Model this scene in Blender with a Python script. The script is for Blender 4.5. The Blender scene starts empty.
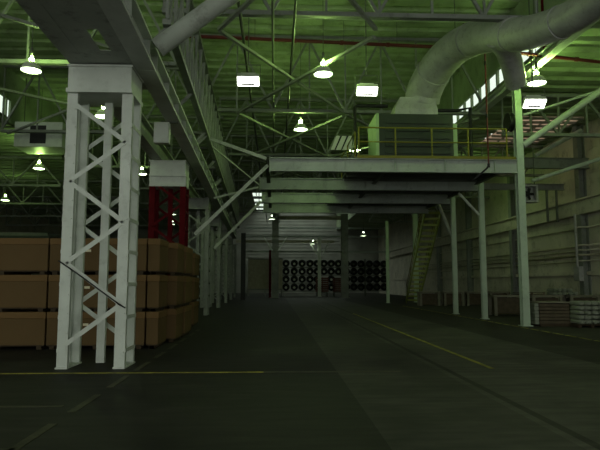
import bpy, bmesh, math, random
from mathutils import Vector, Matrix
random.seed(7)
S = bpy.context.scene
col = S.collection

# ------------------------------------------------------------ camera, world, exposure
cam_d = bpy.data.cameras.new('camera')
cam = bpy.data.objects.new('camera', cam_d)
col.objects.link(cam)
cam.location = (0, 0, 1.6)
cam.rotation_euler = (math.radians(95.8), 0, math.radians(-2.5))
cam_d.sensor_width = 36
cam_d.lens = 570 / 600 * 36
cam_d.clip_end = 400
S.camera = cam

W = bpy.data.worlds.new('overcast_sky')
S.world = W
W.use_nodes = True
wb = W.node_tree.nodes['Background']
wb.inputs[0].default_value = (0.95, 1.0, 0.90, 1)
wb.inputs[1].default_value = 1.3

S.view_settings.view_transform = 'Standard'
S.view_settings.look = 'None'
S.view_settings.gamma = 1
S.view_settings.use_curve_mapping = False
S.view_settings.exposure = 0.0
S.cycles.max_bounces = 6
S.cycles.diffuse_bounces = 4
S.cycles.sample_clamp_indirect = 3

LAMP = (0.74, 1.0, 0.52)
LAMP_UP = (0.60, 1.0, 0.25)     # greener tint given to the upward glow, to green the roof        # tint of the mercury lamps
LAMP_W = (0.95, 1.0, 0.85)      # tint of the square floodlights
K_UP, K_DOWN, K_SQ = 200.0, 26.0, 10.0
K_NEAR = 900.0                  # the brighter front row

# ------------------------------------------------------------ materials
def mat(name, rgb, rough=0.6, metal=0.0, var=0.18, scale=3.0, spec=0.3, bump=0.0, dirt=None, dirt_amt=0.5):
    m = bpy.data.materials.new(name)
    m.use_nodes = True
    N, L = m.node_tree.nodes, m.node_tree.links
    b = N['Principled BSDF']
    b.inputs['Roughness'].default_value = rough
    b.inputs['Metallic'].default_value = metal
    b.inputs['Specular IOR Level'].default_value = spec
    tc = N.new('ShaderNodeTexCoord')
    nz = N.new('ShaderNodeTexNoise')
    nz.inputs['Scale'].default_value = scale
    nz.inputs['Detail'].default_value = 5
    L.new(tc.outputs['Object'], nz.inputs['Vector'])
    r = N.new('ShaderNodeValToRGB')
    r.color_ramp.elements[0].position = 0.3
    r.color_ramp.elements[1].position = 0.7
    lo = [c * (1 - var) for c in rgb]
    hi = [min(1, c * (1 + var)) for c in rgb]
    r.color_ramp.elements[0].color = (*lo, 1)
    r.color_ramp.elements[1].color = (*hi, 1)
    L.new(nz.outputs['Fac'], r.inputs['Fac'])
    src = r.outputs['Color']
    if dirt:
        n2 = N.new('ShaderNodeTexNoise')
        n2.inputs['Scale'].default_value = scale * 3.1
        n2.inputs['Detail'].default_value = 8
        n2.inputs['Roughness'].default_value = 0.7
        L.new(tc.outputs['Object'], n2.inputs['Vector'])
        r2 = N.new('ShaderNodeValToRGB')
        r2.color_ramp.elements[0].position = 0.52
        r2.color_ramp.elements[1].position = 0.72
        r2.color_ramp.elements[0].color = (0, 0, 0, 1)
        r2.color_ramp.elements[1].color = (dirt_amt, dirt_amt, dirt_amt, 1)
        L.new(n2.outputs['Fac'], r2.inputs['Fac'])
        mx = N.new('ShaderNodeMixRGB')
        L.new(r2.outputs['Color'], mx.inputs['Fac'])
        L.new(src, mx.inputs['Color1'])
        mx.inputs['Color2'].default_value = (*dirt, 1)
        src = mx.outputs['Color']
    L.new(src, b.inputs['Base Color'])
    if bump:
        bp = N.new('ShaderNodeBump')
        bp.inputs['Strength'].default_value = bump
        bp.inputs['Distance'].default_value = 0.02
        L.new(nz.outputs['Fac'], bp.inputs['Height'])
        L.new(bp.outputs['Normal'], b.inputs['Normal'])
    return m

def glow(name, rgb, k):
    m = bpy.data.materials.new(name)
    m.use_nodes = True
    b = m.node_tree.nodes['Principled BSDF']
    b.inputs['Base Color'].default_value = (0.8, 0.8, 0.8, 1)
    b.inputs['Emission Color'].default_value = (*rgb, 1)
    b.inputs['Emission Strength'].default_value = k
    return m

def floor_mat():
    m = bpy.data.materials.new('floor_concrete')
    m.use_nodes = True
    N, L = m.node_tree.nodes, m.node_tree.links
    b = N['Principled BSDF']
    tc = N.new('ShaderNodeTexCoord')
    n1 = N.new('ShaderNodeTexNoise'); n1.inputs['Scale'].default_value = 0.55; n1.inputs['Detail'].default_value = 9
    n1.inputs['Roughness'].default_value = 0.65
    mp = N.new('ShaderNodeMapping'); mp.inputs['Scale'].default_value = (1.0, 1.0, 1)
    L.new(tc.outputs['Object'], mp.inputs['Vector'])
    L.new(mp.outputs['Vector'], n1.inputs['Vector'])
    n2 = N.new('ShaderNodeTexNoise'); n2.inputs['Scale'].default_value = 2.2; n2.inputs['Detail'].default_value = 8
    mp2 = N.new('ShaderNodeMapping'); mp2.inputs['Scale'].default_value = (0.5, 2.6, 1)
    L.new(tc.outputs['Object'], mp2.inputs['Vector']); L.new(mp2.outputs['Vector'], n2.inputs['Vector'])
    # slabs poured at different times: bands across X
    sx = N.new('ShaderNodeSeparateXYZ'); L.new(tc.outputs['Object'], sx.inputs['Vector'])
    mr = N.new('ShaderNodeMapRange'); mr.inputs['From Min'].default_value = -10; mr.inputs['From Max'].default_value = 20
    L.new(sx.outputs['X'], mr.inputs['Value'])
    rp = N.new('ShaderNodeValToRGB'); rp.color_ramp.interpolation = 'CONSTANT'
    def g(v): return (v * 1.0, v * 1.0, v * 0.84, 1)
    stops = [(-10, 0.028), (1.05, 0.056), (2.98, 0.075), (3.08, 0.034), (3.24, 0.074), (6.35, 0.036), (8.9, 0.05)]
    e = rp.color_ramp.elements
    while len(e) < len(stops): e.new(0.5)
    for el, (x, v) in zip(e, stops):
        el.position = (x + 10) / 30; el.color = g(v)
    L.new(mr.outputs['Result'], rp.inputs['Fac'])
    r1 = N.new('ShaderNodeValToRGB')
    r1.color_ramp.elements[0].position = 0.3; r1.color_ramp.elements[0].color = (0.45, 0.45, 0.45, 1)
    r1.color_ramp.elements[1].position = 0.72; r1.color_ramp.elements[1].color = (1.55, 1.55, 1.5, 1)
    L.new(n1.outputs['Fac'], r1.inputs['Fac'])
    r2 = N.new('ShaderNodeValToRGB')
    r2.color_ramp.elements[0].position = 0.35; r2.color_ramp.elements[0].color = (0.8, 0.8, 0.8, 1)
    r2.color_ramp.elements[1].position = 0.7; r2.color_ramp.elements[1].color = (1.25, 1.25, 1.2, 1)
    L.new(n2.outputs['Fac'], r2.inputs['Fac'])
    a = N.new('ShaderNodeMixRGB'); a.blend_type = 'MULTIPLY'; a.inputs['Fac'].default_value = 1
    L.new(rp.outputs['Color'], a.inputs['Color1']); L.new(r1.outputs['Color'], a.inputs['Color2'])
    c = N.new('ShaderNodeMixRGB'); c.blend_type = 'MULTIPLY'; c.inputs['Fac'].default_value = 1
    L.new(a.outputs['Color'], c.inputs['Color1']); L.new(r2.outputs['Color'], c.inputs['Color2'])
    L.new(c.outputs['Color'], b.inputs['Base Color'])
    rr = N.new('ShaderNodeMapRange'); rr.inputs['To Min'].default_value = 0.5; rr.inputs['To Max'].default_value = 0.8
    L.new(n1.outputs['Fac'], rr.inputs['Value']); L.new(rr.outputs['Result'], b.inputs['Roughness'])
    b.inputs['Specular IOR Level'].default_value = 0.12
    return m

def glass_mat():
    m = bpy.data.materials.new('window_glass')
    m.use_nodes = True
    N, L = m.node_tree.nodes, m.node_tree.links
    N.remove(N['Principled BSDF'])
    t = N.new('ShaderNodeBsdfTransparent'); t.inputs[0].default_value = (0.9, 0.95, 0.92, 1)
    gl = N.new('ShaderNodeBsdfGlossy'); gl.inputs['Roughness'].default_value = 0.1
    mx = N.new('ShaderNodeMixShader'); mx.inputs[0].default_value = 0.06
    L.new(t.outputs[0], mx.inputs[1]); L.new(gl.outputs[0], mx.inputs[2])
    L.new(mx.outputs[0], N['Material Output'].inputs[0])
    return m

def skylight_mat():
    m = bpy.data.materials.new('skylight_sheet')
    m.use_nodes = True
    N, L = m.node_tree.nodes, m.node_tree.links
    N.remove(N['Principled BSDF'])
    t = N.new('ShaderNodeBsdfTranslucent'); t.inputs[0].default_value = (0.80, 0.66, 0.56, 1)
    d = N.new('ShaderNodeBsdfDiffuse'); d.inputs[0].default_value = (0.4, 0.36, 0.32, 1)
    mx = N.new('ShaderNodeMixShader'); mx.inputs[0].default_value = 0.3
    L.new(t.outputs[0], mx.inputs[1]); L.new(d.outputs[0], mx.inputs[2])
    L.new(mx.outputs[0], N['Material Output'].inputs[0])
    return m

M = dict(
    floor=floor_mat(), glass=glass_mat(), skylight=skylight_mat(),
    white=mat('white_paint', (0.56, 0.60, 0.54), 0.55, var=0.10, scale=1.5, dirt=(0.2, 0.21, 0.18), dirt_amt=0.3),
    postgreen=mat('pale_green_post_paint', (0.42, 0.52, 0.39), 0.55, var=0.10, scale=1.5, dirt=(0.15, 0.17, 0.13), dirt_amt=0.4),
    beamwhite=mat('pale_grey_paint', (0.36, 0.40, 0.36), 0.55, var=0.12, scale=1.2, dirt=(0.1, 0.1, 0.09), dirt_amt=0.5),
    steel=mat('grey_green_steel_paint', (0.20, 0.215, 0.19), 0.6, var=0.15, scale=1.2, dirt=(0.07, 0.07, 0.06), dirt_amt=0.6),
    girder=mat('girder_paint', (0.36, 0.39, 0.34), 0.6, var=0.12, scale=1.0, dirt=(0.07, 0.07, 0.06), dirt_amt=0.6),
    darksteel=mat('sooty_steel', (0.10, 0.11, 0.09), 0.65, var=0.2, scale=1.5),
    deck=mat('roof_deck_paint', (0.28, 0.34, 0.215), 0.7, var=0.25, scale=0.5, dirt=(0.08, 0.08, 0.05), dirt_amt=0.6),  # base tone greened to strengthen the lamps' green on the roof
    red=mat('red_paint', (0.075, 0.004, 0.006), 0.7, var=0.15, spec=0.05),
    redpipe=mat('dark_red_pipe_paint', (0.10, 0.014, 0.012), 0.5, var=0.15),
    card=mat('cardboard', (0.125, 0.082, 0.037), 0.85, var=0.10, scale=1.2, spec=0.1),
    cardlid=mat('cardboard_lid', (0.17, 0.105, 0.045), 0.85, var=0.10, scale=1.2, spec=0.1),
    label=mat('pale_label', (0.75, 0.7, 0.5), 0.7, var=0.05),
    pallet=mat('pallet_wood', (0.05, 0.036, 0.02), 0.85, var=0.2),
    wood=mat('dull_brown_board', (0.085, 0.068, 0.042), 0.8, var=0.25, scale=4),
    redwood=mat('red_brown_board', (0.12, 0.045, 0.035), 0.8, var=0.25, scale=4),
    pale=mat('pale_sacking', (0.22, 0.24, 0.19), 0.8, var=0.15, scale=5),
    bench=mat('pale_bench_paint', (0.36, 0.34, 0.25), 0.7, var=0.15),
    benchdull=mat('dull_bench_paint', (0.20, 0.19, 0.14), 0.7, var=0.15),
    galv=mat('galvanised_steel', (0.39, 0.39, 0.385), 0.55, metal=0.15, var=0.15, scale=2, dirt=(0.16, 0.16, 0.14), dirt_amt=0.6),
    yellow=mat('yellow_paint', (0.17, 0.155, 0.012), 0.5, var=0.12),
    stairgreen=mat('stair_paint', (0.29, 0.33, 0.075), 0.6, var=0.15),
    line=mat('worn_yellow_line', (0.27, 0.25, 0.035), 0.7, var=0.4, scale=3, dirt=(0.04, 0.04, 0.025), dirt_amt=0.8),
    faint=mat('faded_yellow_line', (0.055, 0.054, 0.03), 0.7, var=0.4, scale=3, dirt=(0.03, 0.03, 0.02), dirt_amt=1.0),
    unit=mat('dark_green_enamel', (0.028, 0.038, 0.026), 0.5, var=0.15),
    unitgreen=mat('light_and_lit_green_enamel', (0.34, 0.46, 0.26), 0.55, var=0.12),  # lighter tone puts lamp light on the unit's sides; also cabinet louvres
    wall=mat('wall_block_paint', (0.54, 0.51, 0.42), 0.8, var=0.16, scale=0.6, dirt=(0.1, 0.1, 0.07), dirt_amt=0.6),
    wallback=mat('far_wall_siding', (0.30, 0.30, 0.27), 0.8, var=0.16, scale=0.5),
    black=mat('black_rubber', (0.012, 0.012, 0.012), 0.5, var=0.2),
    drum=mat('black_drum_paint', (0.010, 0.011, 0.010), 0.35, var=0.2),
    hub=mat('bare_metal_hub', (0.7, 0.7, 0.62), 0.3, var=0.1),
    shade=mat('lamp_shade_enamel', (0.55, 0.6, 0.5), 0.4, var=0.05),
    striped=mat('pale_sign_board', (0.62, 0.62, 0.58), 0.6, var=0.05),
    lens=glow('mercury_lamp_lens', LAMP, K_DOWN),
    bulb=glow('mercury_lamp_glow', LAMP_UP, K_UP),
    bulb_near=glow('front_row_lamp_glow', LAMP_UP, K_NEAR),
    lens_far=glow('far_lamp_lens', (0.85, 1.0, 0.72), 9.0),
    square=glow('floodlight_lens', LAMP_W, K_SQ),
)

# ------------------------------------------------------------ mesh building
class MB:
    def __init__(self): self.v = []; self.f = []; self.smooth = []
    def add(self, vs, fs, sm=False):
        o = len(self.v); self.v += [tuple(p) for p in vs]
        for f in fs: self.f.append(tuple(i + o for i in f)); self.smooth.append(sm)
        return self
    def box(self, x0, x1, y0, y1, z0, z1):
        vs = [(x0,y0,z0),(x1,y0,z0),(x1,y1,z0),(x0,y1,z0),(x0,y0,z1),(x1,y0,z1),(x1,y1,z1),(x0,y1,z1)]
        return self.add(vs, [(3,2,1,0),(4,5,6,7),(0,1,5,4),(1,2,6,5),(2,3,7,6),(3,0,4,7)])
    def bar(self, p, q, w, h, up=(0,0,1)):
        p, q = Vector(p), Vector(q); d = (q - p).normalized(); u = Vector(up)
        if abs(d.dot(u)) > 0.98: u = Vector((0,1,0))
        s = d.cross(u).normalized(); u = s.cross(d).normalized()
        vs = []
        for c in (p, q):
            for a, b in ((-1,-1),(1,-1),(1,1),(-1,1)): vs.append(c + s*(a*w/2) + u*(b*h/2))
        return self.add(vs, [(0,1,2,3),(7,6,5,4),(0,4,5,1),(1,5,6,2),(2,6,7,3),(3,7,4,0)])
    def ibeam(self, p, q, w, h, t=0.03, up=(0,0,1)):
        p, q = Vector(p), Vector(q); d = (q - p).normalized(); u = Vector(up)
        if abs(d.dot(u)) > 0.98: u = Vector((0,1,0))
        s = d.cross(u).normalized(); u = s.cross(d).normalized()
        self.bar(p + u*(h/2 - t/2), q + u*(h/2 - t/2), w, t, up)
        self.bar(p - u*(h/2 - t/2), q - u*(h/2 - t/2), w, t, up)
        return self.bar(p, q, t*0.7, h - 2*t, up)
    def tube(self, pts, r, n=10, cap=True):
        pts = [Vector(p) for p in pts]; rs = r if isinstance(r, (list, tuple)) else [r]*len(pts)
        vs = []; fs = []; ref = None
        for i, p in enumerate(pts):
            d = (pts[min(i+1, len(pts)-1)] - pts[max(i-1, 0)]).normalized()
            if ref is None:
                ref = Vector((0,0,1)) if abs(d.z) < 0.9 else Vector((1,0,0))
            s = d.cross(ref).normalized(); ref = s.cross(d).normalized()
            for k in range(n):
                a = 2*math.pi*k/n; vs.append(p + (s*math.cos(a) + ref*math.sin(a))*rs[i])
        for i in range(len(pts)-1):
            for k in range(n): fs.append((i*n+k, i*n+(k+1)%n, (i+1)*n+(k+1)%n, (i+1)*n+k))
        self.add(vs, fs, True)
        if cap:
            m = (len(pts)-1)*n
            self.add(vs[:n], [tuple(range(n-1,-1,-1))]); self.add(vs[m:m+n], [tuple(range(n))])
        return self
    def lathe(self, prof, n=20, axis='z', c=(0,0,0), cap=True):
        vs = []; fs = []
        for r, z in prof:
            for k in range(n):
                a = 2*math.pi*k/n; x, y = r*math.cos(a), r*math.sin(a)
                p = (x,y,z) if axis == 'z' else ((x,-z,y) if axis == 'y' else (z,x,y))
                vs.append((p[0]+c[0], p[1]+c[1], p[2]+c[2]))
        for i in range(len(prof)-1):
            for k in range(n): fs.append((i*n+k, i*n+(k+1)%n, (i+1)*n+(k+1)%n, (i+1)*n+k))
        self.add(vs, fs, True)
        if cap:
            m = (len(prof)-1)*n
            self.add(vs[:n], [tuple(range(n-1,-1,-1))]); self.add(vs[m:m+n], [tuple(range(n))])
        return self
    def build(self, name, m, parent=None, bevel=0.0):
        me = bpy.data.meshes.new(name); me.from_pydata(self.v, [], self.f); me.update()
        me.polygons.foreach_set('use_smooth', self.smooth)
        bm = bmesh.new(); bm.from_mesh(me); bmesh.ops.recalc_face_normals(bm, faces=bm.faces); bm.to_mesh(me); bm.free()
        me.materials.append(m if not isinstance(m, str) else M[m])
        o = bpy.data.objects.new(name, me); col.objects.link(o)
        if parent is not None: o.parent = parent
        if bevel:
            b = o.modifiers.new('edge', 'BEVEL'); b.width = bevel; b.segments = 2; b.limit_method = 'ANGLE'
        return o

def thing(name, label, cat, loc=(0,0,0), rz=0, group=None):
    o = bpy.data.objects.new(name, None); col.objects.link(o)
    o.empty_display_size = 0.1
    o.location = loc; o.rotation_euler = (0,0,rz); o['label'] = label; o['category'] = cat
    if group: o['group'] = group
    return o
def tag(o, label, cat, group=None, loc=None):
    o['label'] = label; o['category'] = cat
    if group: o['group'] = group
    if loc: o.location = loc
    return o
def struct(o): o['kind'] = 'structure'; return o
def copy_tree(o, parent=None):
    c = o.copy(); col.objects.link(c)
    if parent is not None: c.parent = parent
    for ch in list(o.children): copy_tree(ch, c)
    return c
def dup(root, loc, label, group=None, rz=None):
    c = copy_tree(root); c.location = loc; c['label'] = label
    if group: c['group'] = group
    if rz is not None: c.rotation_euler = (0,0,rz)
    return c
ORD = ['first','second','third','fourth','fifth','sixth','seventh','eighth','ninth','tenth','eleventh','twelfth']

# ------------------------------------------------------------ the setting
Y0, Y1 = -9.0, 90.0
RZ, SZ = 12.8, 9.95                  # main roof, side roof
XL, XR, XW, XF = -14.0, 9.75, 16.4, -30.0
struct(MB().box(XF-0.3, XW+0.3, Y0-3, Y1+0.3, -0.3, 0).build('floor', 'floor'))

def deck(name, x0, x1, z, y0=Y0, y1=Y1):        # trapezoidal roof sheet, ribs across the aisle
    vs = []; fs = []; y = y0; p = 0.95
    prof = []
    while y < y1:
        prof += [(y, 0), (y+0.5, 0), (y+0.58, 0.13), (y+0.87, 0.13)]; y += p
    prof.append((y1, 0))
    prof = [(min(a, y1), b) for a, b in prof]
    for a, b in prof: vs += [(x0,a,z+b),(x1,a,z+b)]
    for i in range(len(prof)-1): fs.append((2*i, 2*i+1, 2*i+3, 2*i+2))
    n = len(vs)
    vs += [(x0,y0,z+0.3),(x1,y0,z+0.3),(x0,y1,z+0.3),(x1,y1,z+0.3)]
    fs.append((n, n+1, n+3, n+2))
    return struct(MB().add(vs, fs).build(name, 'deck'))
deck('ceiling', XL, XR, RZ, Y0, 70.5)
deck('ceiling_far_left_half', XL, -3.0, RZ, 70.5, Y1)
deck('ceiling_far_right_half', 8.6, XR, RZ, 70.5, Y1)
for k in range(4):       # rooflights added to let daylight onto the far end of the aisle
    o = struct(MB().box(-3.0, 8.6, 70.7+4.9*k, 75.0+4.9*k, RZ+0.1, RZ+0.12).build('window_%d' % (5+k), 'glass'))
    b = MB(); b.box(-3.1, 8.7, 70.5+4.9*k, 70.7+4.9*k, RZ, RZ+0.25); b.box(-3.1, 8.7, 75.0+4.9*k, 75.4+4.9*k, RZ, RZ+0.25)
    for x in (-3.0, 0.8, 4.7, 8.5): b.box(x, x+0.1, 70.7+4.9*k, 75.0+4.9*k, RZ, RZ+0.1)
    b.build('glazing_bar', 'steel', o)
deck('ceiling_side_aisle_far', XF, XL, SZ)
# right side-aisle roof, with two openings for the skylight sheets
SK = [(12.3, 15.6, 27.6, 33.0)]
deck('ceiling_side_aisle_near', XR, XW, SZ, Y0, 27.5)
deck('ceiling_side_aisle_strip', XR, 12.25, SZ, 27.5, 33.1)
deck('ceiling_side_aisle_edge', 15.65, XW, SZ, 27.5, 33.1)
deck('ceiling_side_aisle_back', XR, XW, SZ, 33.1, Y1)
for i, (a, b, c, d) in enumerate(SK):
    o = MB().box(a-0.06, b+0.06, c-0.12, d+0.12, SZ+0.02, SZ+0.04).build('window_%d' % (i+1), 'skylight'); struct(o)
    bars = MB()
    y = c
    while y < d: bars.box(a, b, y, y+0.14, SZ-0.10, SZ+0.015); y += 0.72
    for k in range(1, 4): bars.box(a+(b-a)*k/4-0.03, a+(b-a)*k/4+0.03, c, d, SZ-0.06, SZ+0.012)
    bars.build('glazing_bars', 'steel', o)

# walls
w = MB().box(XW, XW+0.25, Y0, Y1, 0, SZ+0.3).build('wall_right', 'wall'); struct(w)
t = MB()
z = 0.35
for z in [2.35+0.62*k for k in range(11)]: t.box(XW-0.02, XW, Y0, Y1, z, z+0.045)
t.build('panel_joint', 'wall', w)
w = MB().box(XF-0.25, XF, Y0, Y1, 0, SZ+0.3).build('wall_left', 'wall'); struct(w)
w = MB().box(XF, XW, Y1, Y1+0.25, 0, RZ+0.4).build('wall_back', 'wallback'); struct(w)
t = MB()
for k in range(24): t.box(XF, XW, Y1-0.09, Y1, 0.4+0.52*k, 0.52+0.52*k)
t.build('siding_rib', 'wallback', w)

def clerestory(name, x, n, z0, z1, yw):
    s = 1 if x > 0 else -1
    o = MB(); a, b = (x, x+0.12) if s > 0 else (x-0.12, x)
    o.box(a, b, Y0, Y1, SZ, z0); o.box(a, b, Y0, Y1, z1, RZ+0.3); o.box(a, b, yw, Y1, z0, z1)
    y = Y0
    while y < yw:
        o.box(a, b, y, y+0.12, z0, z1); y += 1.1
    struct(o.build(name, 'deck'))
    struct(MB().box(x+s*0.05, x+s*0.06, Y0, yw, z0, z1).build('window_%d' % n, 'glass'))
clerestory('wall_clerestory_right', XR, 3, 10.2, 10.95, 32.0)
clerestory('wall_clerestory_left', XL, 4, 10.04, 11.2, 30.0)

# pilasters, ledge beam and conduits of the right wall
for i, y in enumerate((20.4, 29.2, 38.0, 46.8, 55.6, 64.4)):
    o = MB().ibeam((XW-0.22, y, 0), (XW-0.22, y, SZ), 0.42, 0.4, 0.05, up=(1,0,0)).build('wall_pilaster', 'steel')
    struct(o)
o = MB().box(XW-0.42, XW-0.02, 12, 80, 5.18, 5.9)
o.box(XW-0.62, XW, 12, 80, 5.9, 5.98)
struct(o.build('trim_1', 'wall'))
o = MB().box(XW-0.16, XW-0.01, 12, 80, 2.0, 2.2); struct(o.build('trim_2', 'wall'))

# ------------------------------------------------------------ painted floor lines
def mark(name, p, q, w, m='line', dash=None):
    b = MB(); p, q = Vector((*p, 0.004)), Vector((*q, 0.004)); L = (q-p).length; d = (q-p)/L
    if not dash: b.bar(p, q, w, 0.006)
    else:
        s = 0
        while s < L: b.bar(p+d*s, p+d*min(L, s+dash[0]), w, 0.006); s += dash[1]
    return struct(b.build(name, m))
mark('floor_marking_cross', (-12, 10.55), (-0.2, 10.5), 0.09)
mark('floor_marking_cross_faded', (-0.2, 10.5), (2.3, 10.45), 0.08, 'faint')
mark('floor_marking_bay', (4.08, 10.75), (4.1, 30), 0.09)
mark('floor_marking_bay_faded', (4.1, 30), (4.1, 52), 0.1, 'faint')
mark('floor_marking_dashed', (8.92, 12), (8.92, 40), 0.09, dash=(0.55, 0.8))
mark('floor_marking_kerb_faded', (-2.5, 4.0), (-2.6, 20), 0.1, 'faint', dash=(1.1, 1.7))
mark('floor_marking_short_faded', (-5.0, 7.75), (-2.75, 7.75), 0.08, 'faint')
mark('floor_marking_low_faded', (-4.0, 5.8), (-2.5, 5.8), 0.08, 'faint')

# ------------------------------------------------------------ lattice columns
HEADZ0, HEADZ1 = 5.30, 5.86
def lattice_column(loc, label, leg_m='white', low_m=None, green=None, group=None):
    t = thing('lattice_column', label, 'column', loc, 0, group)
    split = 4.95
    LX, LY = 0.53, 0.37
    z_mid = HEADZ0
    for sx in (-1, 1):
        for sy in (-1, 1):
            x, y = sx*LX, sy*LY
            b = MB()
            b.box(x-0.10, x+0.10, y-0.012, y+0.012, 0.03, z_mid)            # channel: web and two returns
            b.box(x-0.10, x-0.085, y, y+0.09*(-sy), 0.03, z_mid); b.box(x+0.085, x+0.10, y, y+0.09*(-sy), 0.03, z_mid)
            leg = b.build('leg', low_m or leg_m, t)
            f = MB()
            for k in range(14):
                zz = 0.3 + k*0.36
                f.lathe([(0.016, -0.006), (0.016, 0.010), (0.008, 0.016)], 6, 'y', (x+0.07, y-0.014, zz))
            if sy < 0: f.build('rivet_row', low_m or leg_m, leg)
    MB().box(-0.08, 0.08, 0.20, 0.30, 0.03, z_mid).build('inner_post', low_m or leg_m, t)
    # lacing, front and rear faces in opposite phase, and battens on the two sides
    p = 0.785
    for sy, off, nm in ((-1, 0.41, 'front_lacing'), (1, 1.19, 'rear_lacing')):
        b = MB(); s = -1; z = off; y = sy*(LY+0.018)
        if off > 1: b.bar((LX, y, 0.41), (-LX, y, 1.19), 0.012, 0.085, up=(0,0,1)); 
        while z + p < z_mid + 0.3:
            z2 = min(z+p, z_mid-0.03)
            b.bar((s*LX, y, z), (-s*LX, y, z2), 0.012, 0.085); z += p; s = -s
        b.build(nm, low_m or leg_m, t)
    b = MB()
    for sx in (-1, 1):
        z = 0.3
        while z < 5.0:
            b.box(sx*(LX+0.10), sx*(LX+0.112), -LY, LY, z, z+0.07); z += 0.62
    b.build('side_batten', low_m or leg_m, t)
    for sx in (-1, 1):
        MB().box(sx*LX-0.11, sx*LX+0.11, -LY-0.05, LY+0.05, 0, 0.03).build('base_plate', low_m or leg_m, t)
    h = MB().box(-0.61, 0.61, -LY-0.07, LY+0.07, HEADZ0+0.08, HEADZ1-0.02)
    h.build('head_box', leg_m, t)
    c = MB().box(-0.635, 0.635, -LY-0.1, LY+0.1, HEADZ0, HEADZ0+0.08); c.box(-0.635, 0.635, -LY-0.1, LY+0.1, HEADZ1-0.04, HEADZ1)
    c.build('head_flange', leg_m, t)
    if low_m:
        MB().box(-LX-0.1, LX+0.1, -LY-0.03, LY+0.03, split, HEADZ0).build('neck', leg_m, t)
    return t
CX = -3.43
CY = [11.37, 20.2, 29.1, 37.9, 46.7, 55.5, 64.3]
LEAN = 0.030                        # the row runs slightly to the left of the aisle axis
def cx(y): return CX-LEAN*(y-CY[0])
lattice_column((CX-0.015, CY[0]+0.05, 0), 'white riveted lattice steel column standing near the yellow floor line')
lattice_column((cx(CY[1])-0.06, CY[1], 0), 'red lattice steel column with a white head, rising behind the brown boxes', 'white', 'red')
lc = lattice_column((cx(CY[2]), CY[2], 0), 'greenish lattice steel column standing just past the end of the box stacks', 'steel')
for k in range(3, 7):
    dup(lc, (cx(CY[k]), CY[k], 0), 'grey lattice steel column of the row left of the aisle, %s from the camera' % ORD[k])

t = thing('junction_box', 'white electrical junction box hung under the girder behind the near white column', 'electrical box', (-3.02, 15.0, 5.28))
MB().box(-0.2,0.2,-0.12,0.12,0,0.56).build('case', 'white', t, 0.01)
MB().box(-0.18,0.18,-0.135,-0.12,0.03,0.53).build('door', 'white', t)
MB().box(-0.03,0.03,-0.03,0.03,0.56,0.62).box(-0.03,0.42,-0.03,0.03,0.56,0.60).build('hanger_bracket', 'darksteel', t)

t = tag(MB().tube([(CX-0.67, 10.99, 2.02), (CX-0.31, 10.985, 1.78), (CX+0.49, 10.985, 1.2), (CX+0.61, 10.99, 1.13)], 0.014, 6).build('cable', 'black'),
        'thin black cable tied along a lacing bar of the white column', 'cable')

# crane girders running along the column heads, one span each
def girder(i, y0, y1):
    t = thing('crane_girder', 'pale steel crane girder along the left column heads, %s span from the camera' % ORD[i], 'girder', (cx(y0)-CX, y0, HEADZ1), math.atan(LEAN))
    L = y1-y0-0.02
    MB().ibeam((CX+0.80, 0, 0.28), (CX+0.80, L, 0.28), 0.37, 0.52, 0.05).build('inner_beam', 'white', t)  # whiter than the outer beam, standing in for lamp light on it
    MB().ibeam((CX-0.45, 0, 0.33), (CX-0.45, L, 0.33), 0.34, 0.62, 0.05).build('outer_beam', 'girder', t)
    # plate between the two, pierced by long slots
    b = MB(); xa, xb = CX-0.28, CX+0.62; z0, z1 = 0.03, 0.05
    y = 0
    ys = [0.0]
    while y + 2.2 < L: ys.append(y+2.2); y += 2.2
    ys.append(L)
    if i: ys = [0.0, 1.2]
    for a, c in zip(ys[:-1], ys[1:]):
        if c - a < 1.5 or i: b.box(xa, xb, a, c, z0, z1); continue
        m0, m1 = a+0.55, min(a+1.45, c-0.3)
        b.box(xa, xb, a, m0, z0, z1); b.box(xa, xb, m1, c, z0, z1)
        b.box(xa, xa+0.42, m0, m1, z0, z1); b.box(xa+0.62, xb, m0, m1, z0, z1)
    b.build('slotted_plate', 'girder', t)
    for k in range(6):
        yy = 0.4+k*(L-0.8)/5
        MB().box(CX+0.80-0.15, CX+0.80+0.15, yy, yy+0.02, 0.06, 0.49).build('stiffener', 'girder', t)
    MB().box(CX-0.48, CX-0.42, 0, L, 0.64, 0.76).build('crane_rail', 'darksteel', t)
girder(0, 2.4, CY[0])
for i in range(5): girder(i+1, CY[i], CY[i+1])

# long lattice frame above the girders, seen nearly edge on
def long_lattice(i, y0, y1):
    t = thing('longitudinal_truss', 'dark lattice truss running above the left crane girder, %s bay from the camera' % ORD[i], 'truss', (-2.25-LEAN*(y0-CY[0]), y0, 6.9), math.atan(LEAN))
    L = y1-y0-0.04; H = 2.35
    MB().box(-0.09, 0.09, 0, L, 0, 0.12).build('lower_chord', 'steel', t)
    MB().box(-0.09, 0.09, 0, L, H-0.12, H).build('upper_chord', 'steel', t)
    b = MB(); n = 8
    for k in range(n):
        a, c = L*k/n, L*(k+1)/n
        b.bar((0.04, a, 0.1), (0.04, c, H-0.1), 0.05, 0.06); b.bar((-0.04, a, H-0.1), (-0.04, c, 0.1), 0.05, 0.06)
        b.bar((0, a+0.03, 0.1), (0, a+0.03, H-0.1), 0.06, 0.06)
    b.build('lattice_web', 'steel', t)
    for k in range(3):
        yy = 0.2+k*(L-0.4)/2
        MB().bar((-0.42, yy, -0.44), (0, yy, 0.02), 0.09, 0.09).build('bracket', 'steel', t)
for i in range(5): long_lattice(i, CY[i], CY[i+1])

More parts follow.
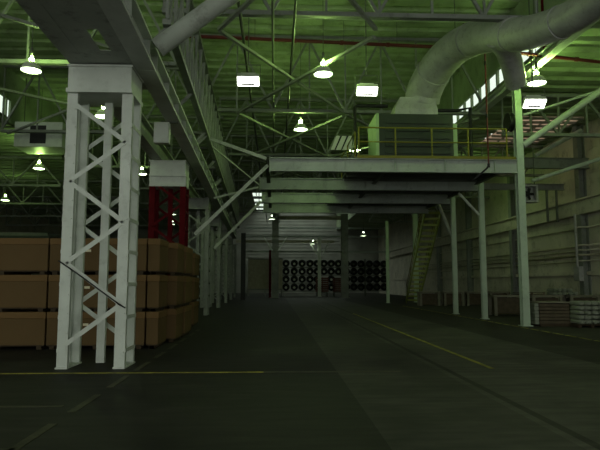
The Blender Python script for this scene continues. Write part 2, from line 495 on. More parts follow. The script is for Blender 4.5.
# big tubular knee brace from the first column head
o = MB().tube([(-2.3, 10.75, 6.12), (-0.9, 10.72, 7.22), (0.6, 10.7, 8.4), (1.62, 10.7, 9.2)], 0.19, 14).build('knee_brace', 'girder')
tag(o, 'thick round steel brace slanting up from the near white column head', 'brace')

# ------------------------------------------------------------ roof trusses
BZ = 9.2
def roof_truss(x0, x1, y, label, zb=BZ, zt=RZ-0.06, n=8, m='steel', group=None):
    t = thing('roof_truss', label, 'truss', ((x0+x1)/2, y, zb), 0, group)
    h = (x1-x0)/2; H = zt-zb
    MB().bar((-h,0,0.06),(h,0,0.06), 0.2, 0.14).build('lower_chord', m, t)
    MB().bar((-h,0,H-0.07),(h,0,H-0.07), 0.22, 0.14).build('upper_chord', m, t)
    b = MB()
    for k in range(n):
        a, c = -h+2*h*k/n, -h+2*h*(k+1)/n
        if k % 2 == 0: b.bar((a,0,0.1),(c,0,H-0.1),0.10,0.09)
        else: b.bar((a,0,H-0.1),(c,0,0.1),0.10,0.09)
        b.bar((a+0.04,0.0,0.1),(a+0.04,0.0,H-0.1),0.07,0.07)
    b.build('web_member', m, t)
    return t
TY = [19.6, 28.9, 37.7, 46.5, 55.3, 64.1, 72.9]
TM = [16.5, 24.9, 33.7, 42.5, 51.3, 60.1]
roof_truss(-3.4, 9.6, TM[0], 'lattice roof truss over the main aisle, the one the duct passes under', 9.62)
tr = roof_truss(-3.4, 9.6, TM[1], 'lattice roof truss over the main aisle, just behind the air unit')
for k in range(2, 6):
    dup(tr, (3.1, TM[k], BZ), 'lattice roof truss over the main aisle, %s from the camera' % ORD[k])
tl = roof_truss(-13.9, -3.5, TY[0], 'lattice roof truss over the bay left of the columns, first from the camera', n=6)
for k in range(1, 6):
    dup(tl, (-8.7, TY[k], BZ), 'lattice roof truss over the bay left of the columns, %s from the camera' % ORD[k])
tr2 = roof_truss(9.9, 16.2, TY[0]+4.4, 'low lattice roof truss over the right side aisle, first from the camera', 8.0, SZ-0.06, 5)
for k in range(1, 5):
    dup(tr2, (13.05, TY[k]+4.4, 8.0), 'low lattice roof truss over the right side aisle, %s from the camera' % ORD[k])
tf = roof_truss(-29.8, -14.1, TY[1], 'low lattice roof truss in the far left side aisle, first from the camera', 7.9, SZ-0.06, 10)
for k in range(2, 6):
    dup(tf, (-21.95, TY[k], 7.9), 'low lattice roof truss in the far left side aisle, %s from the camera' % ORD[k-1])

# flat wind bracing between the truss lower chords
def cross_brace(x0, x1, y0, y1, label, z=BZ-0.01):
    t = thing('wind_brace', label, 'brace', (x0, y0, z), 0)
    MB().bar((0,0,0),(x1-x0,y1-y0,0),0.11,0.09).build('brace_bar', 'steel', t)
    MB().bar((x1-x0,0,-0.1),(0,y1-y0,-0.1),0.11,0.09).build('brace_bar', 'steel', t)
for i, (a, b) in enumerate(((-1.7, 3.0), (3.2, 9.3))):
    nm = ('left', 'right')[i]
    for k in range(4):
        if i and k < 2: continue
        y0 = 8.0 if k == 0 else TM[k-1]+0.15
        cross_brace(a, b, y0, TM[k]-0.15, 'crossed flat steel braces under the roof, %s half of the %s bay' % (nm, ORD[k]))
for k in range(2):
    cross_brace(-13.5, -3.8, (11.0 if k == 0 else TY[k-1]+0.15), TY[k]-0.15, 'crossed flat steel braces over the bay left of the columns, %s bay' % ORD[k])

# long roof conduits
for i, (x, z, r, m, lab) in enumerate(((-1.05, 9.42, 0.05, 'black', 'thin black conduit along the roof left of the white floodlight'),
                                   (0.55, 9.42, 0.045, 'black', 'thin black conduit along the roof right of the white floodlight'),
                                   (-0.1, 9.42, 0.04, 'darksteel', 'thin dark conduit along the roof above the white floodlight'))):
    tag(MB().tube([(x, 9, z), (x, 74, z)], r, 8).build('roof_conduit', m), lab, 'conduit')

# red sprinkler mains across the roof with their risers
t = thing('sprinkler_main', 'dark red sprinkler pipe crossing the roof left of the big duct', 'pipe', (0, 23.4, 11.7))
MB().tube([(-3.9,0,0.30),(-1.62,0,0.26),(2.5,0,0.14),(6.63,0,0.03),(8.25,0,0.0)], 0.075, 10).build('main_pipe', 'redpipe', t)
for x, z in ((-0.9,0.26), (2.9,0.15), (5.2,0.1)): MB().tube([(x,0,z),(x,0,RZ-11.65)], 0.012, 6).build('hanger_rod', 'darksteel', t)
MB().tube([(8.15, 0.0, 0.0), (8.15, 0.02, RZ-11.65)], 0.06, 8).build('riser_pipe', 'red', t)
for x, z in ((-1.2,0.255),(0.8,0.19),(2.8,0.135),(4.8,0.08)): MB().lathe([(0.1,-0.07),(0.1,0.07)], 10, 'x', (x, 0, z)).build('coupling', 'redpipe', t)
t = thing('sprinkler_main', 'dark red sprinkler pipe running right from the duct into the right aisle', 'pipe', (8.4, 18.98, 9.5))
MB().tube([(0,0,0.16),(3.0,0,-0.13),(7.95,0,-0.5)], 0.06, 10).build('main_pipe', 'redpipe', t)
MB().tube([(1.05,0,0.06),(1.05,0,RZ-9.5)],0.05,8).build('riser_pipe','red',t)
for x in (0.5, 2.2, 4.4): MB().lathe([(0.08,-0.06),(0.08,0.06)], 10, 'x', (x, 0, 0.16-0.095*x)).build('coupling', 'redpipe', t)

# ------------------------------------------------------------ mezzanine
PX = 9.35
DZ = 6.28
BY = [21.0, 25.2, 29.4, 33.6]
for i, y in enumerate(BY):
    x0 = -0.2 if i == 0 else -0.68
    z = 6.0
    t = thing('platform_beam', 'pale steel cross beam carrying the raised platform, %s from the front' % ORD[i], 'beam', (0, y, 5.74))
    MB().ibeam((x0,0,0.26),(PX-0.17,0,0.26),0.22,0.52,0.04).build('beam', 'beamwhite', t)
    MB().box(x0-0.03, x0, -0.16, 0.16, -0.06, 0.58).build('end_plate', 'beamwhite', t)
    for k in range(5):
        x = x0+0.9+k*1.9; MB().box(x, x+0.02, -0.1, 0.1, 0.04, 0.48).build('stiffener', 'beamwhite', t)
    if i == 0:
        MB().box(3.05, 9.1, -0.14, -0.11, 0.52, 0.62).build('toe_board', 'yellow', t)
for i, (x, n) in enumerate(((-0.3, 'left'), (4.4, 'middle'), (9.05, 'right'))):
    for k in range(3):
        tag(MB().ibeam((x, BY[k]+0.13, 6.12), (x, BY[k+1]-0.13, 6.12), 0.16, 0.22, 0.03).build('platform_joist', 'darksteel'),
            'dark joist under the raised platform, %s line, %s bay from the front' % (n, ORD[k]), 'joist')
t = thing('platform_deck', 'dark plate deck of the raised platform carrying the air unit', 'platform', (0, 0, 6.26))
MB().box(3.0, 9.15, 20.9, 33.8, 0.005, 0.065).build('deck_plate', 'darksteel', t)
b = MB()
for k in range(14): b.box(3.05, 9.1, 21.3+0.9*k, 21.36+0.9*k, -0.14, 0.004) if all(abs(21.33+0.9*k-y) > 0.2 for y in BY) else None
b.build('deck_rib', 'darksteel', t)

# posts along the right of the aisle
def hpost(x, y, h, label, m='white', w=0.3):
    t = thing('steel_post', label, 'post', (x, y, 0))
    MB().ibeam((0,0,0.03),(0,0,h-0.02),w,w,0.035,up=(0,1,0)).build('shaft', m, t)
    MB().box(-w*0.75,w*0.75,-w*0.75,w*0.75,0,0.03).build('base_plate', m, t)
    MB().box(-w*0.6,w*0.6,-w*0.6,w*0.6,h-0.02,h).build('cap_plate', m, t)
    return t
hpost(PX, 21.15, 9.3, 'tall pale green steel post at the front corner of the raised platform', 'postgreen', 0.27)
hpost(PX, 25.3, 6.28, 'steel post under the platform, next behind the tall corner post', 'postgreen', 0.22)
hpost(PX, 29.4, 6.28, 'steel post under the platform, second behind the tall corner post', 'postgreen', 0.22)
hpost(9.05, 45.65, 6.6, 'steel post standing just left of the yellow stairs', 'postgreen', 0.22)
hpost(11.75, 47.2, 7.4, 'bright green steel post standing behind the yellow stairs', 'postgreen', 0.36)
hpost(7.46, 61, 9.0, 'stout grey steel post by the dark drums at the far end', 'steel', 0.72)
hpost(0.02, 61, 9.0, 'stout grey steel post left of the drum rack at the far end', 'steel', 0.72)
hpost(5.15, 66.2, 6.9, 'pale far post with a forked top standing among the dark drums', 'white', 0.36)
hpost(-3.0, 54.0, 6.3, 'thin black post left of the pale far wall panel', 'black', 0.42)
hpost(-0.55, 63, 5.2, 'thin dark red post beside the stout far grey post', 'red', 0.26)

# right crane girder on the tall posts, and diagonal members of the right aisle
for k in range(3):
    y0 = 12.4 + k*8.8
    t = thing('crane_girder', 'grey girder under the right clerestory windows, %s span from the camera' % ORD[k], 'girder', (PX, y0, 9.3))
    MB().ibeam((0,0,0.15),(0,8.76,0.15),0.34,0.3,0.04).build('girder_beam', 'white', t)
    MB().box(-0.03,0.03,0,8.76,0.3,0.36).build('crane_rail', 'darksteel', t)
def rod(name, p, q, r, m, label, cat, n=10):
    return tag(MB().tube([p, q], r, n).build(name, m), label, cat)
rod('knee_brace', (9.5, 21.1, 6.85), (13.15, 21.1, 9.4), 0.13, 'beamwhite', 'light tubular brace rising right from the tall corner post', 'brace')
rod('knee_brace', (9.55, 21.1, 8.05), (12.4, 21.1, 9.0), 0.05, 'beamwhite', 'thin upper brace rising right from the tall corner post', 'brace')
rod('knee_brace', (13.3, 28.2, 8.1), (15.8, 28.2, 9.45), 0.12, 'beamwhite', 'light tubular brace leaning against the right aisle cross beam', 'brace')
rod('hanging_pipe', (11.6, 25.0, 6.2), (16.38, 25.0, 7.75), 0.09, 'beamwhite', 'pale slanting pipe with a bright open end above the fan', 'pipe')
tag(MB().ibeam((9.6, 28.4, 7.75),(16.2, 28.4, 7.75),0.26,0.55,0.05).build('aisle_beam', 'steel'), 'deep grey green cross beam spanning the right aisle', 'beam')
tag(MB().ibeam((9.6, 31.0, 6.95),(16.2, 31.0, 6.95),0.22,0.35,0.04).build('aisle_beam', 'steel'), 'lower grey cross beam spanning the right aisle behind the fan', 'beam')
for i, (x, y, z0, z1) in enumerate(((13.6, 31.0, 4.7, 6.78), (15.2, 31.0, 5.0, 6.78), (15.75, 31.0, 5.0, 6.78))):
    rod('drop_pipe', (x, y, z0), (x, y, z1), 0.07, 'darksteel', 'dark pipe dropping from the lower right cross beam, %s from the fan' % ORD[i], 'pipe', 8)
# wall conduits
for i, (z, r) in enumerate(((3.55, 0.05), (3.3, 0.04), (3.05, 0.06), (2.75, 0.04), (4.5, 0.04))):
    tag(MB().tube([(XW-0.1, 14, z), (XW-0.1, 28.9, z), (XW-0.5, 29.0, z), (XW-0.5, 29.45, z), (XW-0.1, 29.55, z), (XW-0.1, 60, z)], r, 8).build('wall_conduit', 'bench' if i == 2 else 'wall'),
        'horizontal conduit along the right wall, %s' % ('topmost under the ledge beam','highest of the middle bundle','second of the middle bundle','thickest and palest of the middle bundle','lowest, just above the pale panels')[(1,2,3,4,0)[i]], 'conduit')

# wall fan
t = thing('wall_fan', 'grey box fan hanging below the right aisle cross beam', 'fan', (12.35, 27.0, 5.5))
b = MB(); s = 0.42
b.box(-s,s,-0.12,0.3,0.78,0.86); b.box(-s,s,-0.12,0.3,0,0.08); b.box(-s,-s+0.08,-0.12,0.3,0.08,0.78); b.box(s-0.08,s,-0.12,0.3,0.08,0.78)
b.box(-s+0.08,s-0.08,0.26,0.3,0.08,0.78)
b.build('housing', 'galv', t)
b = MB()
for k in range(5):
    a = k*2*math.pi/5
    b.bar((0.05*math.cos(a),0.08,0.43+0.05*math.sin(a)),(0.3*math.cos(a),0.1,0.43+0.3*math.sin(a)),0.02,0.14, up=(math.cos(a+1.57),0.4,math.sin(a+1.57)))
b.lathe([(0.07,-0.12),(0.07,0.02)],12,'y',(0,0.08,0.43)); b.build('blade', 'black', t)
b = MB()
for x in (-0.35, 0.35): b.tube([(x,0.1,0.86),(x,0.1,4.1)],0.025,6)
b.build('hanger_rod', 'darksteel', t)

# steel braces between platform beams and the left column row
def strut(p, q, w, label, m='girder'):
    return tag(MB().bar(p, q, w*0.8, w*0.8).build('platform_strut', m), label, 'brace')
strut((-2.52, 20.95, 6.97), (-0.35, 21.0, 6.22), 0.15, 'upper strut tying the front platform beam to the left girder')
strut((-2.56, 22.2, 7.0), (-0.75, 25.1, 5.95), 0.07, 'thin greenish strut running down to the second platform beam')
strut((-2.85, 20.2, 3.3), (-0.3, 20.95, 5.95), 0.15, 'strut rising from behind the boxes to the front platform beam')
strut((-3.1, 29.1, 3.35), (-0.75, 29.35, 5.8), 0.16, 'strut rising from the greenish column to the third platform beam')
strut((-2.7, 24.9, 5.3), (-0.75, 25.2, 5.85), 0.10, 'nearly level strut reaching the second platform beam')
# horizontal members tying the columns
# guardrail of the platform: posts and two rails
t = thing('guard_rail', 'yellow pipe guard rail along the front edge of the raised platform', 'railing', (0, 21.05, 6.325))
for x in (3.15, 4.55, 5.95, 7.35, 8.85): MB().tube([(x,0,0),(x,0,1.15)],0.032,8).build('rail_post', 'yellow', t)
MB().tube([(3.15,0,1.15),(8.85,0,1.15)],0.03,8).build('top_rail', 'yellow', t)
MB().tube([(3.15,0,0.6),(8.85,0,0.6)],0.026,8).build('middle_rail', 'yellow', t)
t = thing('guard_rail', 'yellow pipe guard rail on the open left side of the platform', 'railing', (3.1, 21.6, 6.325))
for y in (0.1, 2.4, 4.6): MB().tube([(0,y,0),(0,y,1.15)],0.03,8).build('rail_post', 'yellow', t)
MB().tube([(0,0.1,1.15),(0,4.6,1.15)],0.028,8).build('top_rail', 'yellow', t)
MB().tube([(0,0.1,0.6),(0,4.6,0.6)],0.024,8).build('middle_rail', 'yellow', t)

# stairs: climb towards the camera up to the rear of the platform
t = thing('stairs', 'steep yellow green steel stairs climbing to the back of the platform', 'stairs', (10.4, 45.2, 0), -0.108)
y1, h = -11.2, 6.3
for x, n in ((0.0, 'stringer'), (0.98, 'stringer')):
    MB().bar((x,0,0.12),(x,y1,h),0.06,0.36).build(n, 'stairgreen', t)
for k in range(20):
    f = (k+0.6)/20; MB().box(0.03,0.95,y1*f-0.14,y1*f+0.14,h*f+0.1,h*f+0.13).box(0.03,0.95,y1*f-0.14,y1*f-0.12,h*f+0.0,h*f+0.1).box(0.03,0.95,y1*f+0.12,y1*f+0.14,h*f+0.0,h*f+0.1).build('tread', 'stairgreen', t)
for x in (0.0, 0.98):
    b = MB()
    for k in range(5):
        f = 0.06+0.22*k; b.tube([(x,y1*f,h*f+0.2),(x,y1*f,h*f+1.1)],0.022,6)
    b.tube([(x,y1*0.06,h*0.06+1.1),(x,y1*0.94,h*0.94+1.1)],0.025,8); b.tube([(x,y1*0.06,h*0.06+0.65),(x,y1*0.94,h*0.94+0.65)],0.02,8)
    b.build('handrail', 'yellow', t)
t = thing('stair_landing', 'small steel landing where the stairs meet the platform', 'landing', (9.85, 33.4, 6.2))
MB().box(-0.45, 0.7, -0.6, 0.58, 0.0, 0.08).build('landing_plate', 'darksteel', t)
MB().ibeam((-0.4,-0.4,-0.16),(0.7,-0.4,-0.16),0.15,0.3,0.03).build('landing_bearer', 'darksteel', t)
rod('knee_brace', (9.33, 29.5, 3.9), (9.33, 31.9, 6.05), 0.09, 'white', 'short pale brace slanting beside the second platform post', 'brace')
rod('knee_brace', (9.25, 25.3, 4.65), (8.3, 25.25, 5.66), 0.06, 'white', 'pale knee brace at the top of the post behind the corner post', 'brace')

# air handling unit on the platform
t = thing('air_unit', 'large dark green ribbed air handling unit on the raised platform', 'ventilation unit', (3.95, 21.7, 6.325))
Wd, Dp, Hh = 3.05, 1.9, 1.9
MB().box(0.06,Wd,0,Dp,0.12,Hh).build('casing', 'unit', t, 0.02)
for k in range(5): MB().box(0.34,Wd-0.15,-0.05,0,0.3+k*0.3,0.42+k*0.3).build('louvre_panel', 'unit', t)
MB().box(-0.02,0.06,-0.02,Dp+0.02,0.1,Hh).build('end_panel', 'unitgreen', t)
MB().box(0.0,0.09,-0.06,0.0,0.1,Hh).build('corner_panel', 'unitgreen', t)
MB().box(0,Wd,0.05,Dp-0.05,0,0.12).build('base_frame', 'darksteel', t)
MB().box(Wd,Wd+0.22,0.2,0.6,0.0,Hh-0.3).build('side_panel', 'unitgreen', t)
b = MB(); zb, zm, zt_ = Hh, Hh+0.2, Hh+0.72
q0 = [(0.75,0.0),(2.45,0.0),(2.45,1.4),(0.75,1.4)]; q1 = [(0.98,0.1),(2.35,0.1),(2.35,1.25),(0.98,1.25)]
vs = [(x,y,zb) for x,y in q0]+[(x,y,zm) for x,y in q0]+[(x,y,zt_) for x,y in q1]
fs = [(3,2,1,0),(8,9,10,11)]
for r0 in (0,4): fs += [(r0+k, r0+(k+1)%4, r0+4+(k+1)%4, r0+4+k) for k in range(4)]
b.add(vs, fs); b.build('hood', 'galv', t)
tag(MB().tube([(3.2,22.4,6.33),(3.2,22.4,8.68),(3.3,22.4,8.75),(4.55,22.4,8.75)],0.075,10).build('standpipe', 'black'), 'black pipe rising left of the air unit and turning over its top', 'pipe')
tag(MB().tube([(6.45,22.4,8.6),(7.4,22.4,8.6),(7.8,22.0,8.6),(7.8,22.0,6.33)],0.07,10).build('standpipe', 'black'), 'black pipe running right from the air unit hood and down to the deck', 'pipe')

# spiral duct
def bez(pts, n):
    out = []
    P = [Vector(p) for p in pts]
    for i in range(len(P)-1):
        p0, p1, p2, p3 = P[max(i-1,0)], P[i], P[i+1], P[min(i+2,len(P)-1)]
        for k in range(n):
            u = k/n
            out.append(0.5*((2*p1)+(p2-p0)*u+(2*p0-5*p1+4*p2-p3)*u*u+(3*p1-p0-3*p2+p3)*u**3))
    out.append(P[-1]); return out
path = bez([(5.95,22.35,8.96),(6.02,22.1,9.4),(6.25,21.1,9.95),(6.62,19.6,10.15),(7.0,17.9,9.76),(7.38,16.1,9.02),(7.75,14.6,8.68),(8.02,13.2,8.62),(8.15,11.6,8.75),(8.2,9.8,8.95)], 14)
n = len(path); rs = []
for i in range(n):
    u = i/(n-1)
    r = 0.70-(0.70-0.42)*min(1, max(0, (u-0.12)/0.58))
    rs.append(r + (0.012 if i % 2 else 0))
t = thing('spiral_duct', 'fat silver spiral duct curving out of the air unit towards the camera', 'duct', (5.95, 22.35, 8.96))
O = Vector((5.95, 22.35, 8.96))
path = [p-O for p in path]
MB().tube(path, rs, 28).build('duct_skin', 'galv', t)
for i in (24, 48, 66, 84, 106):
    p = path[i]; d = (path[i+1]-path[i-1]).normalized()
    MB().tube([p-d*0.05, p+d*0.05], rs[i]+0.03, 28).build('joint_band', 'galv', t)
for i in (40, 76, 104): MB().tube([path[i]+Vector((0,0,rs[i])), Vector((path[i].x, path[i].y, RZ-O.z+0.05))], 0.015, 6).build('hanger_strap', 'darksteel', t)
bp = bez([Vector(p)-O for p in ((6.95,17.0,9.3),(7.4,17.4,9.1),(7.9,18.1,8.8),(8.25,18.7,8.45))],6)
MB().tube(bp, 0.36, 20).build('branch_duct', 'galv', t)

# hanging cable with elbow, hose reel
t = thing('drop_cable', 'dark drop cable hanging in front of the platform with an elbowed end', 'cable', (7.75, 20.1, 5.3))
MB().tube([(0,0,0.55),(0,0,4.9),(0.03,0,7.45)],0.03,8).build('cable', 'redpipe', t)
MB().tube([(0,0,0.55),(-0.06,0.02,0.45),(-0.45,0.15,0.1),(-0.55,0.18,0.03)],0.035,8).build('elbow', 'black', t)
b = MB()
for z in (0.55, 2.4, 4.4): b.lathe([(0.05,-0.07),(0.05,0.07)],8,'z',(0,0,z))
b.build('fitting', 'black', t)
t = thing('hose_reel', 'black round hose reel fixed on the left of the tall corner post', 'reel', (9.0, 21.1, 7.75))
MB().lathe([(0.32,-0.1),(0.36,-0.1),(0.36,-0.07),(0.24,-0.06),(0.24,0.06),(0.36,0.07),(0.36,0.1),(0.32,0.1)],20,'x').build('spool', 'black', t)
MB().box(0.1,0.2,-0.1,0.1,-0.1,0.1).build('mounting_bracket', 'darksteel', t)
# striped board left of the unit
t = thing('striped_board', 'small pale board with dark slanting stripes above the platform rail', 'sign', (2.72, 24.0, 7.3))
b = MB()
b.add([(-0.35,0,0),(0.55,0,0),(0.6,0,0.62),(-0.1,0,0.62),(-0.35,0.03,0),(0.55,0.03,0),(0.6,0.03,0.62),(-0.1,0.03,0.62)],
      [(0,1,2,3),(7,6,5,4),(0,4,5,1),(1,5,6,2),(2,6,7,3),(3,7,4,0)])
b.build('panel', 'striped', t)
b = MB()
for x in (-0.14, 0.14): b.add([(x-0.05,-0.004,0.0),(x+0.01,-0.004,0.0),(x+0.29,-0.004,0.62),(x+0.21,-0.004,0.62)],[(0,1,2,3)])
b.build('stripe', 'black', t)
MB().tube([(0.55,0.06,-0.98),(0.55,0.06,0.7)],0.03,8).build('stand_pole', 'darksteel', t)
MB().box(0.4,0.7,-0.1,0.2,-0.975,-0.915).build('stand_foot', 'darksteel', t)

# ------------------------------------------------------------ lamps
def high_bay(loc, label, lens='lens', top=RZ, up='bulb'):
    t = thing('high_bay_lamp', label, 'lamp', loc, 0, 'round high bay lamps')
    MB().lathe([(0.325,0.0),(0.33,0.02),(0.30,0.10),(0.22,0.22),(0.12,0.30),(0.11,0.31),(0.20,0.21),(0.285,0.09),(0.315,0.0)],24,'z',cap=False).build('shade', 'shade', t)
    MB().lathe([(0.01,0.035),(0.302,0.035)],24,'z',cap=False).build('lens', lens, t)
    MB().lathe([(0.03,0.33),(0.07,0.36),(0.07,0.42),(0.03,0.45)],12,'z').build('vent_glow', up if lens == 'lens' else lens, t)
    MB().lathe([(0.03,0.50),(0.045,0.54),(0.045,0.76),(0.02,0.80)],12,'z').build('ballast', 'darksteel', t)
    b = MB()
    for a in (0.3, 2.4, 4.5): b.tube([(0.1*math.cos(a),0.1*math.sin(a),0.31),(0.035*math.cos(a),0.035*math.sin(a),0.55)],0.008,5)
    b.build('bracket', 'darksteel', t)
    MB().tube([(0,0,0.76),(0,0,top-loc[2]+0.1)],0.012,6).build('suspension_rod', 'darksteel', t)
    return t
high_bay((1.6, 18.6, 8.6), 'round high bay lamp hanging in the middle, between the two white floodlights', up='bulb_near')
high_bay((1.15, 25.6, 8.6), 'round high bay lamp over the open left part of the platform', up='bulb_near')
high_bay((-8.0, 18.4, 8.5), 'round high bay lamp nearest in the bay left of the white column', up='bulb_near')
high_bay((9.14, 19.0, 8.55), 'round high bay lamp beside the tall corner post', up='bulb_near')
high_bay((-8.6, 36.6, 8.55), 'round high bay lamp seen just right of the white column')
high_bay((-13.55, 32.8, 8.1), 'pear shaped lamp glowing over the boxes at the left', up='bulb_near')
high_bay((-20.6, 44.0, 7.85), 'far lamp high in the left side aisle', 'lens', SZ)
high_bay((12.9, 36.9, 7.85), 'far lamp in the right aisle beyond the cross beam', 'lens', SZ)
high_bay((8.3, 38.4, 8.3), 'round high bay lamp behind the platform, over the stairs')
high_bay((-7.16, 23.4, 8.45), 'round high bay lamp seen through the lacing of the white column')
high_bay((4.4, 30.9, 8.9), 'round lamp added as fill light beside the left edge of the air unit')  # added for its illumination, not a known fitting
high_bay((13.6, 19.9, 8.9), 'round high bay lamp nearest in the right aisle', 'lens', SZ)
for p, nm in (((-9.6, 45.5, 8.5), 'glowing behind the head of the red column'), ((-10.4, 58.0, 8.5), 'second beyond the red column legs'),
              ((0.9, 41.2, 8.55), 'high in the main aisle beyond the platform beams'),
              ((4.4, 66.0, 6.1), 'above the left drum rack'), ((8.9, 57.0, 6.3), 'over the far right drums'),
              ((-0.35, 57.5, 8.0), 'beside the stout post left of the drum rack'), ((-12.2, 68, 8.5), 'deep beyond the boxes'),
              ((0.6, 54, 8.6), 'deepest in the main aisle'), ((-9.6, 44, 4.6), 'seen low between the red column legs'), ((-10.2, 41, 5.2), 'seen low by the left red column leg')):
    high_bay(p, 'small far lamp ' + nm, 'lens_far')
high_bay((-26.0, 52.0, 4.4), 'small low lamp at far left just above the top boxes', 'lens_far', SZ)

def floodlight(loc, label, rz=0, tilt=0.0):
    t = thing('floodlight', label, 'lamp', loc, rz, 'square white floodlights')
    a = math.radians(38)
    R = Matrix.Rotation(-a, 4, 'X')
    def tr(b):
        b.v = [tuple(R @ Vector(p)) for p in b.v]; return b
    b = MB(); b.box(-0.36,0.36,-0.18,0.18,0.03,0.2); b.box(-0.24,0.24,-0.14,0.14,0.2,0.32)
    tr(b).build('housing', 'shade', t)
    tr(MB().box(-0.345,0.345,-0.165,0.165,0.0,0.03)).build('lens', 'square', t)
    tr(MB().box(-0.22,0.22,0.06,0.125,-0.014,-0.002)).build('dark_strip', 'black', t)
    b = MB(); 
    b.tube([(-0.39,0.06,0.05),(-0.39,0.14,0.62),(0.39,0.14,0.62),(0.39,0.06,0.05)],0.018,6); b.build('yoke', 'darksteel', t)
    MB().tube([(0,0.14,0.62),(0,0.14,RZ-loc[2]+0.02)],0.02,6).build('suspension_rod', 'darksteel', t)
    return t
fl = floodlight((-0.9, 18.0, 8.1), 'square white floodlight high over the left of the aisle')
dup(fl, (3.12, 18.8, 8.1), 'square white floodlight high over the aisle left of the duct')
dup(fl, (8.66, 18.2, 7.55), 'square white floodlight right of the tall corner post', rz=-0.05)

# ------------------------------------------------------------ box stacks on the left
def carton(x0, x1, y0, y1, z, label, tag_on=True, seam=None):
    w, d = x1-x0, y1-y0; H = 0.90
    t = thing('cardboard_box', label, 'box', ((x0+x1)/2, (y0+y1)/2, z), 0, 'brown cardboard boxes stacked on the left')
    bd = MB().box(-w/2+0.01,w/2-0.01,-d/2+0.01,d/2-0.01,0.10,H-0.16).build('body', 'card', t, 0.012)
    MB().box(-w/2,w/2,-d/2,d/2,H-0.16,H-0.004).build('lid', 'cardlid', t, 0.012)
    p = MB()
    for k in range(3):
        x = -w/2+0.08+(w-0.28)*k/2
        p.box(x,x+0.12,-d/2+0.02,d/2-0.02,0.0,0.075)
    p.box(-w/2+0.02,w/2-0.02,-d/2+0.02,d/2-0.02,0.075,0.098)
    p.build('pallet', 'pallet', t)
    if tag_on:
        MB().box(-w*0.13,-w*0.13+0.13,-d/2+0.002,-d/2+0.008,0.56,0.62).build('label_sticker', 'label', bd)
    return t
def rowbox(edges, y0, y1, lay, where, names):
    for k in range(len(edges)-1):
        for j in range(lay):
            sh = (0.0, 0.03, -0.02)[j] + random.uniform(-0.01, 0.01)
            carton(edges[k]+0.012, edges[k+1]-0.012, y0, y1, 0.9*j,
                   'brown cardboard box %s, %s layer' % (names[k], ('bottom', 'middle', 'top')[j]), tag_on=(edges[k+1]-edges[k] > 1))
rowbox([-10.1, -7.8, -5.55, -3.16, -2.83], 14.25, 15.35, 3, '', ['in the front row at far left', 'in the front row left of the white column', 'in the front row behind the white column', 'narrow, at the aisle end of the front row'])
rowbox([-4.95, -2.66], 15.8, 16.95, 3, '', ['in the second stack along the aisle'])
rowbox([-5.0, -2.66], 17.35, 18.7, 3, '', ['in the third stack along the aisle'])
rowbox([-5.3, -2.95], 21.3, 22.6, 3, '', ['in the stack just past the red column'])
rowbox([-9.6, -7.3, -5.02], 15.9, 17.0, 3, '', ['at far left of the second row', 'in the middle of the second row'])

# ------------------------------------------------------------ right aisle: stacks and benches
t = thing('board_stack', 'stack of brown boards on the floor right of the tall corner post', 'stack', (10.42, 21.35, 0), -0.06)
for k in range(6): MB().box(-0.62+0.012*(k%2),0.5-0.01*(k%3),-0.5,0.5,0.10+k*0.125,0.10+k*0.125+0.105).build('board_layer', 'wood', t)
MB().box(-0.6,0.5,-0.5,0.5,0,0.09).build('pallet', 'pallet', t)
MB().box(-0.66,0.54,-0.52,0.52,0.86,0.9).build('top_sheet', 'benchdull', t)
b = MB()
for k in range(6): b.box(-0.78,-0.64,-0.5,0.3,0.08+k*0.13,0.08+k*0.13+0.115)
b.build('end_block', 'pale', t)
# pale sacks: four columns, five layers, on a pallet
tp = thing('pallet', 'wooden pallet under the pale sacks by the dashed floor line', 'pallet', (11.38, 20.55, 0), -0.06)
MB().box(-0.55,0.5,-0.4,0.4,0.09,0.12).build('pallet_top', 'pallet', tp)
b = MB()
for x in (-0.5,-0.05,0.38): b.box(x,x+0.1,-0.4,0.4,0,0.09)
b.build('bearer', 'pallet', tp)
def sack_mesh():
    b = MB(); w, d, h = 0.235, 0.7, 0.165
    pr = []
    for k in range(12):
        a = 2*math.pi*k/12; e = 0.55
        pr.append((math.copysign(abs(math.cos(a))**e, math.cos(a))*w/2, math.copysign(abs(math.sin(a))**e, math.sin(a))*h/2))
    vs = []; ys = [(-d/2,0.6),(-d/2+0.04,0.93),(-d/4,1),(d/4,1),(d/2-0.04,0.93),(d/2,0.6)]
    for y, s in ys:
        for x, z in pr: vs.append((x*s, y, h/2+z*s))
    fs = [(i*12+k, i*12+(k+1)%12, (i+1)*12+(k+1)%12, (i+1)*12+k) for i in range(5) for k in range(12)]
    b.add(vs, fs, True); b.add(vs[:12], [tuple(range(12))]); b.add(vs[60:], [tuple(range(12))])
    return b
sk = None
for c in range(4):
    for l in range(5):
        p = (11.02+0.252*c+random.uniform(-0.006,0.006), 20.56-0.015*c, 0.121+0.166*l)
        lab = 'pale sack right of the brown board stack, %s column, %s layer up' % (ORD[c], ORD[l])
        if sk is None: sk = tag(sack_mesh().build('sack', 'pale'), lab, 'sack', 'pale sacks stacked on the pallet', p)
        else: sk = dup(sk, p, lab)
t = thing('board_stack', 'second stack of brown boards at the right edge beside the sacks', 'stack', (12.55, 20.7, 0), -0.04)
for k in range(6): MB().box(-0.55,0.85,-0.5,0.5,0.1+k*0.13,0.1+k*0.13+0.11).build('board_layer', 'wood', t)
MB().box(-0.55,0.85,-0.5,0.5,0,0.09).build('pallet', 'pallet', t)
MB().box(-0.6,0.9,-0.52,0.52,0.89,0.93).build('top_sheet', 'benchdull', t)

